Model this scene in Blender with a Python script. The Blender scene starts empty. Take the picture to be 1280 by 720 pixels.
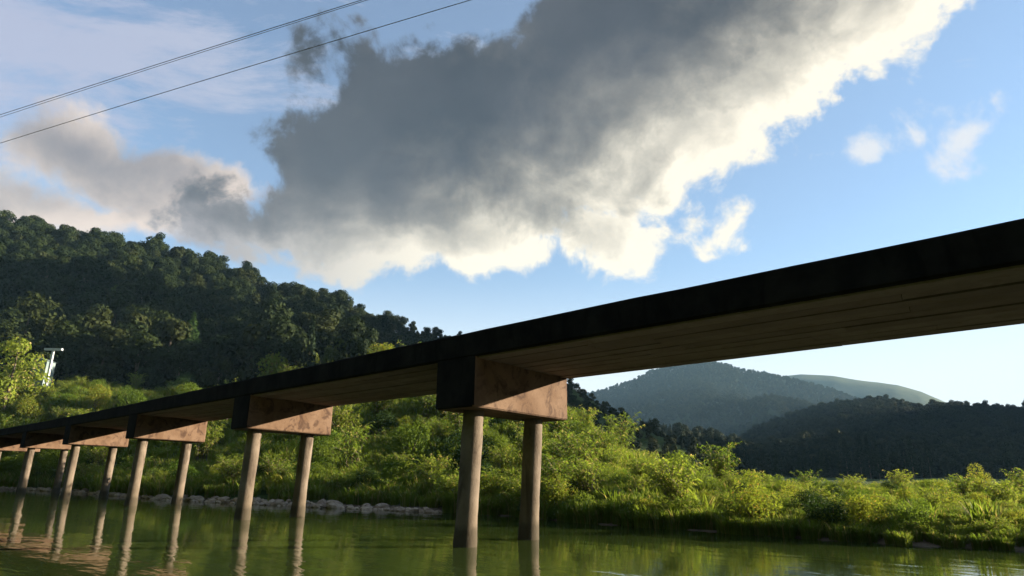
import bpy, math, random
import numpy as np
from mathutils import Vector, Matrix, noise as mnoise

SC = bpy.context.scene
COL = SC.collection
rng = np.random.default_rng(7)
random.seed(7)

# ------------------------------------------------------------------ camera
F_PX, PITCH, ROLL, YAW = 815.86, 0.2848, 0.0124, -0.8422
CAM = np.array([11.7954, -9.4962, 1.5413])
FWD = np.array([math.sin(YAW) * math.cos(PITCH), math.cos(YAW) * math.cos(PITCH), math.sin(PITCH)])
RT0 = np.array([math.cos(YAW), -math.sin(YAW), 0.0])
UP0 = np.cross(RT0, FWD)
RT = RT0 * math.cos(ROLL) + UP0 * math.sin(ROLL)
UP = -RT0 * math.sin(ROLL) + UP0 * math.cos(ROLL)
HF = np.array([math.sin(YAW), math.cos(YAW), 0.0])      # horizontal heading
HR = RT0

cd = bpy.data.cameras.new('camera')
cam = bpy.data.objects.new('camera', cd)
COL.objects.link(cam)
cd.sensor_width = 36.0
cd.lens = F_PX / 1280 * 36.0
cd.clip_start = 0.05
cd.clip_end = 30000
M = Matrix((RT, UP, -FWD)).transposed().to_4x4()
M.translation = Vector(CAM)
cam.matrix_world = M
SC.camera = cam
SC.render.resolution_x, SC.render.resolution_y = 1024, 576

# ------------------------------------------------------------------ light
SUN_AZ = math.radians(80)       # clockwise from the heading HF
SUN_EL = math.radians(13.4)
SUN_STRENGTH = 5.0
SKY_STRENGTH = 0.05
EXPOSURE = 2.32
CLOUD = 0.20                    # cloud radiance before the exposure
sh = HF * math.cos(SUN_AZ) + HR * math.sin(SUN_AZ)
SUN_DIR = np.array([sh[0] * math.cos(SUN_EL), sh[1] * math.cos(SUN_EL), math.sin(SUN_EL)])
sl = bpy.data.lights.new('sun', 'SUN')
sl.energy = SUN_STRENGTH
sl.angle = math.radians(0.5)
sl.color = (1.0, 0.86, 0.66)
so = bpy.data.objects.new('sun', sl)
COL.objects.link(so)
so.rotation_euler = Vector(-SUN_DIR).to_track_quat('-Z', 'Y').to_euler()
so.location = (0, 0, 60)
SC.view_settings.view_transform = 'Standard'
SC.view_settings.look = 'None'
SC.view_settings.exposure = EXPOSURE
SC.view_settings.gamma = 1.0


def ray(px, py):
    d = FWD + RT * ((px - 640) / F_PX) - UP * ((py - 360) / F_PX)
    return d / np.linalg.norm(d)


def azel(px, py):
    d = ray(px, py)
    return math.atan2(d @ HR, d @ HF), math.atan2(d[2], math.hypot(d[0], d[1]))


def polar(az, r, z=0.0):
    p = CAM + (HF * math.cos(az) + HR * math.sin(az)) * r
    return np.array([p[0], p[1], z])


# ------------------------------------------------------------------ world: sky and clouds
def nd(nt, t, **kw):
    n = nt.nodes.new(t)
    for k, v in kw.items():
        setattr(n, k, v)
    return n


class NB:
    """small node-building helper"""
    def __init__(self, nt):
        self.nt = nt

    def put(self, sock, v):
        if hasattr(v, 'is_linked') or isinstance(v, bpy.types.NodeSocket):
            self.nt.links.new(v, sock)
        else:
            sock.default_value = v

    def math(self, op, a, b=None, c=None, clamp=False):
        n = nd(self.nt, 'ShaderNodeMath', operation=op, use_clamp=clamp)
        self.put(n.inputs[0], a)
        if b is not None: self.put(n.inputs[1], b)
        if c is not None: self.put(n.inputs[2], c)
        return n.outputs[0]

    def vec(self, op, a, b=None, scale=None):
        n = nd(self.nt, 'ShaderNodeVectorMath', operation=op)
        self.put(n.inputs[0], a)
        if b is not None: self.put(n.inputs[1], b)
        if scale is not None: self.put(n.inputs['Scale'], scale)
        return n.outputs['Value'] if op in ('DOT_PRODUCT', 'LENGTH', 'DISTANCE') else n.outputs[0]

    def noise(self, v, scale, detail=4, rough=0.5, dist=0.0, dim='3D', color=False):
        n = nd(self.nt, 'ShaderNodeTexNoise', noise_dimensions=dim)
        self.put(n.inputs['Vector'], v)
        n.inputs['Scale'].default_value = scale
        n.inputs['Detail'].default_value = detail
        n.inputs['Roughness'].default_value = rough
        n.inputs['Distortion'].default_value = dist
        return n.outputs['Color'] if color else n.outputs['Fac']

    def remap(self, v, a, b, c=0.0, d=1.0, smooth=True):
        n = nd(self.nt, 'ShaderNodeMapRange', interpolation_type='SMOOTHSTEP' if smooth else 'LINEAR')
        self.put(n.inputs['Value'], v)
        n.inputs['From Min'].default_value = a
        n.inputs['From Max'].default_value = b
        n.inputs['To Min'].default_value = c
        n.inputs['To Max'].default_value = d
        return n.outputs['Result']

    def mix(self, f, a, b, blend='MIX'):
        n = nd(self.nt, 'ShaderNodeMix', data_type='RGBA', blend_type=blend)
        self.put(n.inputs[0], f)
        for s, v in ((n.inputs[6], a), (n.inputs[7], b)):
            if isinstance(v, tuple) and len(v) == 3: v = (*v, 1)
            self.put(s, v)
        return n.outputs[2]

    def mapping(self, v, loc=(0, 0, 0), rot=(0, 0, 0), sc=(1, 1, 1), t='POINT'):
        n = nd(self.nt, 'ShaderNodeMapping', vector_type=t)
        self.put(n.inputs['Vector'], v)
        n.inputs['Location'].default_value = loc
        n.inputs['Rotation'].default_value = rot
        n.inputs['Scale'].default_value = sc
        return n.outputs[0]

    def ramp(self, v, stops):
        n = nd(self.nt, 'ShaderNodeValToRGB')
        self.put(n.inputs[0], v)
        cr = n.color_ramp
        while len(cr.elements) < len(stops): cr.elements.new(0.5)
        for e, (p, c) in zip(cr.elements, stops):
            e.position = p
            e.color = (*c, 1)
        return n.outputs[0]


# a chart of the whole sky (stereographic, about a fixed compass direction 17 degrees up)
E3 = np.array([HF[0] * math.cos(.30), HF[1] * math.cos(.30), math.sin(.30)])
E1 = HR.copy()
E2 = np.cross(E1, E3)


def sky_uv(px, py):
    d = ray(px, py)
    k = 2.0 / (1.0 + d @ E3)
    return np.array([d @ E1 * k, d @ E2 * k])


def build_world():
    w = bpy.data.worlds.new('World')
    SC.world = w
    w.use_nodes = True
    nt = w.node_tree
    nt.nodes.clear()
    B = NB(nt)
    out = nd(nt, 'ShaderNodeOutputWorld')
    sky = nd(nt, 'ShaderNodeTexSky', sky_type='NISHITA')
    sky.sun_disc = False
    sky.sun_elevation = SUN_EL
    sky.sun_rotation = math.atan2(SUN_DIR[0], SUN_DIR[1])
    sky.air_density = 1.0
    sky.dust_density = 0.12
    sky.ozone_density = 2.2
    bg = nd(nt, 'ShaderNodeBackground')
    nt.links.new(sky.outputs[0], bg.inputs[0])
    bg.inputs[1].default_value = SKY_STRENGTH
    tc = nd(nt, 'ShaderNodeTexCoord')
    D = B.vec('NORMALIZE', tc.outputs['Generated'])
    k = B.math('DIVIDE', 2.0, B.math('MAXIMUM', B.math('ADD', B.vec('DOT_PRODUCT', D, tuple(E3)), 1.0), 0.05))
    u = B.math('MULTIPLY', B.vec('DOT_PRODUCT', D, tuple(E1)), k)
    v = B.math('MULTIPLY', B.vec('DOT_PRODUCT', D, tuple(E2)), k)
    cx = nd(nt, 'ShaderNodeCombineXYZ')
    B.put(cx.inputs[0], u); B.put(cx.inputs[1], v)
    P = cx.outputs[0]
    def flat(p):
        m = nd(nt, 'ShaderNodeVectorMath', operation='MULTIPLY')
        nt.links.new(p, m.inputs[0]); m.inputs[1].default_value = (1, 1, 0)
        return m.outputs[0]

    def warp(p, scale, amt, det, off):
        c = B.noise(B.vec('ADD', p, off), scale, det, 0.55, color=True)
        c = B.vec('SUBTRACT', c, (.5, .5, .5))
        return flat(B.vec('ADD', p, B.vec('SCALE', c, scale=amt)))

    def ell(p, lst, sm=0.15):
        acc = None
        for (x, y, rx, ry, rot) in lst:
            c = sky_uv(x, y)
            s = np.linalg.norm(sky_uv(x + 1, y) - c)
            m = B.mapping(p, (c[0], c[1], 0), (0, 0, -math.radians(rot)), (rx * s, ry * s, 1), 'TEXTURE')
            # fall-off measured in the same unit for large and small lobes
            e = B.math('MULTIPLY', B.math('SUBTRACT', 1.0, B.vec('LENGTH', m)), min(rx, ry) * s * 6.0)
            acc = e if acc is None else B.math('SMOOTH_MAX', acc, e, sm)
        return acc

    BIG = [(560, 160, 195, 112, 0), (495, 195, 150, 105, -8), (820, 62, 270, 128, -28), (720, 178, 190, 100, -12),
           (650, 262, 180, 60, -6), (440, 272, 150, 44, 0), (950, 100, 185, 84, -38), (1050, 40, 125, 58, -30),
           (880, -150, 300, 200, 0)]
    SMALL = [(165, 215, 95, 52, 10), (95, 188, 62, 40, 0), (245, 230, 78, 30, 0), (10, 262, 80, 30, 0), (120, 262, 130, 26, 0),
             (-150, 230, 120, 60, 0), (-420, 120, 220, 90, 0)]
    SD = np.array([.86, -.50])                              # towards the sun on the chart

    def field(p, lst, k=1.0, bias=0.0):
        """cloud thickness: soft lobes roughened by billows at falling sizes"""
        q = warp(p, 4.0, 0.10, 2, (1.7, 4.1, 0))
        e = ell(q, lst)
        n1 = B.noise(B.vec('ADD', q, (3.1, 7.7, 0)), 6.5, 9, 0.60, 0.15)
        n2 = B.noise(B.vec('ADD', q, (8.1, 1.7, 0)), 19.0, 6, 0.62, 0.3)
        f = B.math('ADD', B.math('MULTIPLY', B.math('SUBTRACT', n1, .5), 2.0 * k), B.math('MULTIPLY', B.math('SUBTRACT', n2, .5), .75 * k))
        return B.math('ADD', B.math('ADD', e, f), bias)

    def cloud(lst, steps, k=1.0, bias=0.0):
        d0 = field(P, lst, k, bias)
        acc = None
        for off, w in steps:
            d = field(B.vec('ADD', P, (SD[0] * off, SD[1] * off, 0)), lst, k, bias)
            d = B.math('MULTIPLY', B.math('MAXIMUM', B.math('ADD', d, .05), 0.0), w)
            acc = d if acc is None else B.math('ADD', acc, d)
        return d0, B.math('EXPONENT', B.math('MULTIPLY', acc, -1.0))

    d_big, l_big = cloud(BIG, ((0.0, .6), (.05, 1.35), (.14, 2.1), (.25, 1.7)), .84, .20)
    d_sm, l_sm = cloud(SMALL, ((0.0, .9), (.03, 1.7), (.07, 2.0)), .36, .12)
    a_big = B.remap(d_big, 0.0, 0.24)
    a_small = B.math('MULTIPLY', B.remap(d_sm, 0.02, 0.17), .97)
    wisp = field(P, [(1085, 197, 30, 20, -20), (1208, 165, 50, 22, -52), (1150, 175, 20, 9, 0), (1262, 118, 60, 12, -15), ], .46, .02)
    a_wisp = B.math('MULTIPLY', B.remap(wisp, 0.0, 0.17), 0.9)
    # thin high veil: streaks of cirrus, thicker over the side away from the sun
    pv = B.mapping(warp(P, 1.6, .10, 2, (2.2, 5.1, 0)), (0, 0, 0), (0, 0, math.radians(-24)), (1.0, 3.6, 1))
    vn = B.noise(pv, 3.0, 10, 0.66, 0.2)
    side = B.math('ADD', B.remap(u, -0.95, 0.15, 0.19, -0.10), B.remap(u, -1.9, -1.0, -0.22, 0.0))
    hi = B.math('ADD', B.remap(v, 0.10, 0.34, -0.20, 0.05), B.remap(v, 0.26, 0.50, 0.0, -0.20))
    veil = B.math('MAXIMUM', B.math('MULTIPLY', B.remap(B.math('ADD', B.math('ADD', vn, side), hi), 0.40, 0.66), 0.84), 0.16)
    # cloud colours
    shade = B.mix(B.remap(B.noise(P, 3.4, 5, .55), .3, .7), (0.050, 0.058, 0.080), (0.100, 0.107, 0.130))
    lit = B.mix(B.remap(u, -0.50, -0.02), (0.40, 0.375, 0.39), (1.12, 1.03, 0.84))
    cbig = B.mix(B.remap(l_big, 0.02, 0.66, 0, 1, False), shade, lit)
    cs = B.mix(B.remap(l_sm, 0.02, 0.7), (0.20, 0.195, 0.23), (0.86, 0.72, 0.62))
    vcol = B.mix(B.remap(u, -0.7, 0.4), (0.50, 0.52, 0.67), (0.68, 0.73, 0.80))
    sz = nd(nt, 'ShaderNodeSeparateXYZ'); nt.links.new(D, sz.inputs[0])
    low = B.math('MULTIPLY', B.remap(sz.outputs[2], 0.32, 0.09), 0.92)

    def bgc(c, s=1.0):
        b = nd(nt, 'ShaderNodeBackground')
        B.put(b.inputs[0], c); b.inputs[1].default_value = s * CLOUD
        return b.outputs[0]

    def ms(f, a, b):
        m = nd(nt, 'ShaderNodeMixShader')
        B.put(m.inputs[0], f); nt.links.new(a, m.inputs[1]); nt.links.new(b, m.inputs[2])
        return m.outputs[0]
    x = ms(veil, bg.outputs[0], bgc(vcol))
    x = ms(low, x, bgc((0.93, 0.96, 0.97, 1)))
    x = ms(a_wisp, x, bgc((0.85, 0.86, 0.88, 1)))
    x = ms(a_small, x, bgc(cs))
    x = ms(a_big, x, bgc(cbig))
    nt.links.new(x, out.inputs[0])


build_world()


# ------------------------------------------------------------------ materials
def mat(name):
    m = bpy.data.materials.new(name)
    m.use_nodes = True
    nt = m.node_tree
    nt.nodes.clear()
    return m, nt, NB(nt), nd(nt, 'ShaderNodeOutputMaterial')


def principled(nt, B, out, color, rough=0.9, bump=None, spec=0.3, dist=0.02, strength=0.6):
    p = nd(nt, 'ShaderNodeBsdfPrincipled')
    B.put(p.inputs['Base Color'], (*color, 1) if isinstance(color, tuple) else color)
    B.put(p.inputs['Roughness'], rough)
    p.inputs['Specular IOR Level'].default_value = spec
    if bump is not None:
        b = nd(nt, 'ShaderNodeBump')
        b.inputs['Strength'].default_value = strength
        b.inputs['Distance'].default_value = dist
        B.put(b.inputs['Height'], bump)
        nt.links.new(b.outputs[0], p.inputs['Normal'])
    nt.links.new(p.outputs[0], out.inputs[0])
    return p


def concrete(name, c1, c2, stain, stain_amt, streak=True, wet=False, spec=.2):
    m, nt, B, out = mat(name)
    tc = nd(nt, 'ShaderNodeTexCoord'); g = nd(nt, 'ShaderNodeNewGeometry')
    P = g.outputs['Position']
    n1 = B.noise(P, 1.3, 6, 0.6)
    n2 = B.noise(P, 14, 6, 0.65)
    base = B.mix(B.remap(n1, .3, .7), c1, c2)
    base = B.mix(B.math('MULTIPLY', n2, 0.45), base, B.mix(1.0, base, (.45, .42, .4), 'MULTIPLY'))
    st = B.noise(B.mapping(P, sc=(1.2, 1.2, 0.28 if streak else 1.2)), 1.9, 7, 0.64, 1.0)
    base = B.mix(B.math('MULTIPLY', B.remap(st, .48, .66), stain_amt), base, stain)
    if wet:
        zz = nd(nt, 'ShaderNodeSeparateXYZ'); nt.links.new(P, zz.inputs[0])
        zw = B.math('ADD', zz.outputs[2], B.math('MULTIPLY', B.math('SUBTRACT', n2, .5), .25))
        base = B.mix(B.remap(zw, .55, .32), base, (.018, .016, .011))
        base = B.mix(B.math('MULTIPLY', B.remap(zw, 1.3, .5), .45), base, (.085, .065, .042))
    pit = B.noise(P, 60, 4, 0.7)
    h = B.math('ADD', B.math('MULTIPLY', n2, .7), B.math('MULTIPLY', pit, .4))
    principled(nt, B, out, base, 0.92, h, spec, 0.02, 0.7)
    return m


M_CAP = concrete('cap_concrete', (.080, .046, .026), (.122, .078, .050), (.030, .015, .009), 0.85, False)
M_FASCIA = concrete('mossy_edge_concrete', (.0065, .006, .0066), (.018, .016, .0155), (.004, .004, .004), 0.7, spec=.05)  # weathered concrete; shade of deck edge and cap ends put into its colour
M_COL = concrete('column_concrete', (.100, .078, .058), (.165, .132, .100), (.036, .025, .017), 0.85, True, True)
M_BOARD = [concrete('board_marked_concrete_%d' % i, a, b, (.12, .085, .06), 0.5, False) for i, (a, b) in enumerate([
    ((.155, .116, .106), (.195, .150, .138)), ((.130, .096, .088), (.170, .128, .118)), ((.165, .125, .116), (.205, .160, .150))])]


def leaf_mat(name, ca, cb, cdry=None, trans=0.4, rough=0.7):
    m, nt, B, out = mat(name)
    oi = nd(nt, 'ShaderNodeObjectInfo'); g = nd(nt, 'ShaderNodeNewGeometry')
    r = B.math('ADD', B.math('MULTIPLY', oi.outputs['Random'], .65), B.math('MULTIPLY', g.outputs['Random Per Island'], .35))
    c = B.mix(r, ca, cb)
    if cdry:
        c = B.mix(B.remap(g.outputs['Random Per Island'], .82, .95), c, cdry)
    p = nd(nt, 'ShaderNodeBsdfPrincipled')
    nt.links.new(c, p.inputs['Base Color'])
    p.inputs['Roughness'].default_value = rough
    p.inputs['Specular IOR Level'].default_value = 0.08
    t = nd(nt, 'ShaderNodeBsdfTranslucent')
    nt.links.new(B.mix(0.5, c, B.mix(1.0, c, (1.25, 1.25, .5), 'MULTIPLY')), t.inputs[0])
    mx = nd(nt, 'ShaderNodeMixShader')
    mx.inputs[0].default_value = trans
    nt.links.new(p.outputs[0], mx.inputs[1]); nt.links.new(t.outputs[0], mx.inputs[2])
    nt.links.new(mx.outputs[0], out.inputs[0])
    return m


M_LIME = leaf_mat('lime_blades', (.118, .178, .022), (.200, .235, .034), (.3030, .2479, .0964), .55)
M_GRASS = leaf_mat('green_blades', (0.075, 0.125, 0.016), (0.150, 0.185, 0.026), (.2479, .2065, .0826), .55)
M_LEAF = leaf_mat('shrub_leaf', (0.055, 0.105, 0.014), (0.125, 0.165, 0.024), None, .5)
M_LEAFD = leaf_mat('dark_shrub_leaf', (.0170, .0382, .0093), (.0340, .0595, .0127), None, .3)
M_LEAFY = leaf_mat('yellow_shrub_leaf', (.130, .175, .020), (.200, .215, .030), (.2341, .1652, .0413), .55)
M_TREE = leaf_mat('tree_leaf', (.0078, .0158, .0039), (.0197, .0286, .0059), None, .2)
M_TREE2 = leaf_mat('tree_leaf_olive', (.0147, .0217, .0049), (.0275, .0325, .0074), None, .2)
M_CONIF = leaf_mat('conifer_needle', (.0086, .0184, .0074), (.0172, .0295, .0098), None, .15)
#M_FAR = leaf_mat('far_tree_leaf', (.026, .050, .016), (.060, .085, .022), None, .1)


def simple(name, c1, c2, scale, rough=.9, bump=.02):
    m, nt, B, out = mat(name)
    g = nd(nt, 'ShaderNodeNewGeometry')
    n = B.noise(g.outputs['Position'], scale, 6, .6)
    principled(nt, B, out, B.mix(B.remap(n, .3, .7), c1, c2), rough, n, .25, bump, .6)
    return m


M_BARK = simple('bark', (.055, .042, .03), (.11, .085, .06), 6)
M_WIRE = simple('wire_metal', (.05, .05, .055), (.08, .08, .085), 3, .6)
M_WHITE = simple('white_paint', (.34, .36, .36), (.44, .45, .44), 2, .5)
M_PALE = simple('pale_sheet_metal', (.11, .15, .15), (.16, .20, .19), 1.2, .5)
M_ASPH = simple('deck_top', (.16, .15, .14), (.24, .22, .20), 3)
M_POLE = simple('pole_concrete', (.36, .35, .33), (.46, .45, .42), 3)


def rock_mat():
    m, nt, B, out = mat('river_rock')
    oi = nd(nt, 'ShaderNodeObjectInfo'); g = nd(nt, 'ShaderNodeNewGeometry')
    n = B.noise(g.outputs['Position'], 5, 6, .65)
    c = B.mix(oi.outputs['Random'], (.26, .19, .135), (.46, .36, .265))
    c = B.mix(B.remap(n, .35, .7), c, B.mix(1.0, c, (.62, .58, .55), 'MULTIPLY'))
    principled(nt, B, out, c, .85, n, .3, .05, .8)
    return m


M_ROCK = rock_mat()


def terrain_mat():
    m, nt, B, out = mat('terrain_ground')
    g = nd(nt, 'ShaderNodeNewGeometry')
    P = g.outputs['Position']
    z = nd(nt, 'ShaderNodeSeparateXYZ'); nt.links.new(P, z.inputs[0])
    n = B.noise(P, .35, 8, .62)
    n2 = B.noise(P, 3.0, 6, .6)
    n3 = B.noise(P, .02, 8, .6)
    green = B.mix(B.remap(n, .3, .7), (.024, .042, .008), (.05, .075, .013))
    forest = B.mix(B.remap(n3, .35, .65), (.014, .027, .009), (.03, .044, .013))
    c = B.mix(B.remap(z.outputs[2], 22, 40), green, forest)
    mud = B.mix(n2, (.08, .056, .036), (.19, .14, .095))
    c = B.mix(B.remap(B.math('ADD', z.outputs[2], B.math('MULTIPLY', B.math('SUBTRACT', n, .5), .25)), .08, .28), mud, c)
    h = B.math('ADD', B.math('MULTIPLY', B.noise(P, .09, 8, .7), 3.0), B.math('MULTIPLY', n2, .06))
    principled(nt, B, out, c, .95, h, .1, 1.0, .7)
    return m


M_TERR = terrain_mat()


def water_mat():
    m, nt, B, out = mat('river_water')
    g = nd(nt, 'ShaderNodeNewGeometry')
    P = g.outputs['Position']
    a = -YAW
    pr = B.mapping(P, rot=(0, 0, -a), sc=(0.45, 1.3, 1))
    w1 = B.noise(pr, 1.1, 3, .5, .3)
    w2 = B.noise(pr, 5.0, 3, .55, .2)
    calm = B.remap(B.noise(P, .10, 3, .5), .35, .7, .35, 1.0)
    h = B.math('MULTIPLY', B.math('ADD', B.math('MULTIPLY', w1, .7), B.math('MULTIPLY', w2, .13)), calm)
    p = principled(nt, B, out, (.022, .034, .008), .04, h, .5, .030, 1.0)
    p.inputs['IOR'].default_value = 1.33
    return m


M_WATER = water_mat()


# ------------------------------------------------------------------ object helpers
def mesh_obj(name, verts, faces, m, parent=None, smooth=False):
    me = bpy.data.meshes.new(name)
    me.from_pydata([tuple(map(float, v)) for v in verts], [], faces)
    me.materials.append(m)
    if smooth:
        me.polygons.foreach_set('use_smooth', [True] * len(me.polygons))
    o = bpy.data.objects.new(name, me)
    COL.objects.link(o)
    if parent: o.parent = parent
    return o


def empty(name, loc=(0, 0, 0)):
    o = bpy.data.objects.new(name, None)
    o.location = tuple(map(float, loc))
    o.empty_display_size = .2
    COL.objects.link(o)
    return o


def tag(o, label, cat, group=None):
    o['label'] = label; o['category'] = cat
    if group: o['group'] = group
    return o


class MB:
    def __init__(self): self.v = []; self.f = []

    def prism(self, ring0, ring1):
        n = len(ring0); b = len(self.v)
        self.v += [tuple(p) for p in ring0] + [tuple(p) for p in ring1]
        self.f += [tuple(range(b + n - 1, b - 1, -1)), tuple(range(b + n, b + 2 * n))]
        for i in range(n):
            j = (i + 1) % n
            self.f.append((b + i, b + j, b + n + j, b + n + i))
        return self

    def box(self, c, hx, hy, hz, ax=(1, 0, 0), ay=(0, 1, 0)):
        c = np.array(c, float); ax = np.array(ax, float); ay = np.array(ay, float)
        q = [c + ax * hx * a + ay * hy * b for a, b in ((-1, -1), (1, -1), (1, 1), (-1, 1))]
        z = np.array([0, 0, hz])
        return self.prism([p - z for p in q], [p + z for p in q])

    def tube(self, pts, rad, n=8, caps=True):
        pts = [np.array(p, float) for p in pts]; b = len(self.v)
        for i, p in enumerate(pts):
            t = pts[min(i + 1, len(pts) - 1)] - pts[max(i - 1, 0)]; t /= np.linalg.norm(t)
            a = np.cross(t, (0, 0, 1.0) if abs(t[2]) < .95 else (1.0, 0, 0)); a /= np.linalg.norm(a); c = np.cross(t, a)
            r = rad[i] if hasattr(rad, '__len__') else rad
            for k in range(n):
                an = 2 * math.pi * k / n
                self.v.append(tuple(p + (a * math.cos(an) + c * math.sin(an)) * r))
        for i in range(len(pts) - 1):
            for k in range(n):
                j = (k + 1) % n
                self.f.append((b + i * n + k, b + (i + 1) * n + k, b + (i + 1) * n + j, b + i * n + j))
        if caps:
            self.f.append(tuple(b + k for k in range(n)))
            e = b + (len(pts) - 1) * n
            self.f.append(tuple(e + k for k in range(n - 1, -1, -1)))
        return self

    def build(self, name, m, parent=None, smooth=False):
        return mesh_obj(name, self.v, self.f, m, parent, smooth)


# ------------------------------------------------------------------ terrain
def interp_px(lst, more=()):
    ae = sorted([azel(x, y) for x, y in lst] + [(math.radians(a), math.radians(e)) for a, e in more])
    A = np.array([a for a, e in ae]); E = np.array([e for a, e in ae])
    return lambda az: np.interp(az, A, E)


def interp_val(lst, yref=600):
    ae = sorted([(azel(x, yref)[0], v) for x, v in lst])
    A = np.array([a for a, e in ae]); V = np.array([e for a, e in ae])
    return lambda az: np.interp(az, A, V)


SHORE = [(0, 611), (60, 614), (130, 619), (200, 625), (300, 630), (400, 634), (500, 639), (560, 641), (650, 647), (750, 656),
         (820, 660), (880, 664), (930, 669), (1000, 673), (1050, 676), (1100, 680), (1180, 684), (1280, 690)]
sp = []
for x, y in SHORE:
    d = ray(x, y)
    t = -CAM[2] / d[2]
    q = d * t
    sp.append((math.atan2(q @ HR, q @ HF), math.hypot(q[0], q[1])))
sp.sort()
# carry the same shoreline on beyond the picture on both sides, as a straight bank
def carry(p0, p1, azs):
    a = np.array([p0[1] * math.sin(p0[0]), p0[1] * math.cos(p0[0])])
    b = np.array([p1[1] * math.sin(p1[0]), p1[1] * math.cos(p1[0])])
    d = (b - a) / np.linalg.norm(b - a)
    res = []
    for az in azs:
        u = np.array([math.sin(az), math.cos(az)])
        den = u[0] * d[1] - u[1] * d[0]
        t = (b[0] * d[1] - b[1] * d[0]) / den
        res.append((az, t))
    return res
_r = carry(sp[len(sp) // 2], sp[-1], [math.radians(a) for a in range(44, 104, 4)])
_l = [(sp[0][0] - math.radians(k * 6), sp[0][1] * (1 + .10 * k)) for k in range(1, 8)]
sp = sorted(_l + sp + _r)
SA = np.array([a for a, r in sp]); SR = np.array([r for a, r in sp])
def r_shore(az):
    r = float(np.interp(az, SA, SR))
    # small coves and points
    return r * (1 + .022 * mnoise.noise(Vector((az * 26.0, 1.7, 0))) + .014 * mnoise.noise(Vector((az * 75.0, 5.2, 0))))

bank_el = interp_px([(-200, 470), (0, 478), (100, 470), (200, 478), (300, 480), (400, 462), (500, 455), (600, 462), (660, 475), (720, 508), (760, 528),
                     (800, 552), (850, 572), (900, 581), (1000, 600), (1100, 611), (1180, 612), (1280, 612), (1500, 620)])
bank_r = interp_val([(-200, 135), (0, 125), (300, 112), (450, 104), (500, 98), (600, 90), (700, 74), (800, 56), (900, 45), (1000, 38), (1100, 37), (1280, 36), (2200, 60)])
veg_h = interp_val([(0, 2.5), (600, 2.2), (800, 2.0), (1280, 1.6)])
RIDGES = {
    'hill': dict(el=interp_px([(-400, 300), (-150, 268), (0, 291), (60, 296), (100, 304), (150, 314), (200, 322), (250, 337), (300, 351), (340, 368), (400, 384),
                               (430, 395), (470, 407), (500, 414), (550, 424), (590, 432), (650, 452), (700, 474), (730, 494), (760, 512),
                               (800, 533), (850, 556), (880, 575), (920, 625)]),
                 R=interp_val([(-400, 380), (0, 335), (300, 330), (430, 300), (590, 260), (700, 210), (800, 160), (880, 130)]),
                 foot=lambda az: np.maximum(bank_r(az) + 6, 100), p=1.15, amp=.08),
    'spur': dict(el=interp_px([(640, 560), (760, 535), (860, 548), (900, 559), (950, 574), (1000, 588), (1050, 600), (1090, 612), (1150, 630)]),
                 R=lambda az: az * 0 + 460, foot=lambda az: az * 0 + 250, p=1.2, amp=.06),
    'ridge': dict(el=interp_px([(820, 640), (860, 580), (930, 555), (950, 541), (1000, 523), (1050, 510), (1100, 506), (1150, 516), (1200, 513), (1240, 516),
                                (1280, 520)],
                               [(40.5, 8.5), (50, 9.0), (56, 14), (61, 20), (65, 20.5), (67.5, 18), (69.5, 9), (72, 3), (78, 1), (100, 1)]),  # unseen rise right of the view, added to shadow the left hill
                  R=lambda az: az * 0 + 760, foot=lambda az: az * 0 + 340, p=1.1, amp=.07),
    'mountain': dict(el=interp_px([(300, 520), (600, 505), (700, 500), (750, 491), (790, 478), (820, 464), (850, 457), (885, 453), (910, 458), (930, 465), (960, 469),
                                   (1000, 478), (1040, 489), (1070, 500), (1120, 522), (1200, 560), (1500, 590)]),
                     R=lambda az: az * 0 + 1650, foot=lambda az: az * 0 + 650, p=1.25, amp=.22),
    'far': dict(el=interp_px([(500, 510), (800, 490), (900, 477), (970, 468), (1000, 465), (1040, 467), (1080, 474), (1120, 479), (1150, 487), (1180, 500), (1230, 521), (1280, 541),
                              (1500, 580)]),
                R=lambda az: az * 0 + 2350, foot=lambda az: az * 0 + 1550, p=1.1, amp=.08),
}


def vnoise(x, y, s, seed=0.0, oct=4):
    return mnoise.fractal(Vector((x * s + seed, y * s - seed, seed * .37)), 0.9, 2.1, oct)


def height(az, r):
    r0 = float(r_shore(az))
    p = polar(az, r)
    if r < r0:
        return -min(1.6, (r0 - r) * .22)
    rb = max(float(bank_r(az)), r0 + 14)
    hb = max(CAM[2] + rb * math.tan(float(bank_el(az))) - float(veg_h(az)), .8)
    s = (r - r0) / (rb - r0)
    lip = .45 * min(1, (r - r0) / 4.0)
    if s < 1:
        z = max(lip, 0) + (hb - .45) * s ** (1.55 if hb > 3 else 1.2)
    else:
        z = hb + min((r - rb) * .01, 6)
    z += vnoise(p[0], p[1], .12, 3.3, 3) * min(1.5 if az < .12 else .7, (r - r0) * .07)
    for k, R in RIDGES.items():
        Rc = float(R['R'](az)); Fo = float(R['foot'](az)); el = float(R['el'](az))
        top = CAM[2] + Rc * math.tan(el)
        if top <= 0 or r <= Fo: continue
        base = hb if k == 'hill' else 2.0
        if top < base: continue
        if r <= Rc:
            t = (r - Fo) / (Rc - Fo)
            w = math.sin(math.pi * t)
            g = vnoise(p[0], p[1], 3.2 / (Rc - Fo), 9.1, 5)
            zz = base + (top - base) * (t ** R['p']) * (1 - .12 * w) + g * R['amp'] * w * (top - base)
        else:
            t = (r - Rc) / ((Rc - Fo) * 1.3)
            zz = top - (top - base) * min(1, t) * .9 - 0
            if t > 1: zz = min(zz, 0)
        z = max(z, zz)
    return z


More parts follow.
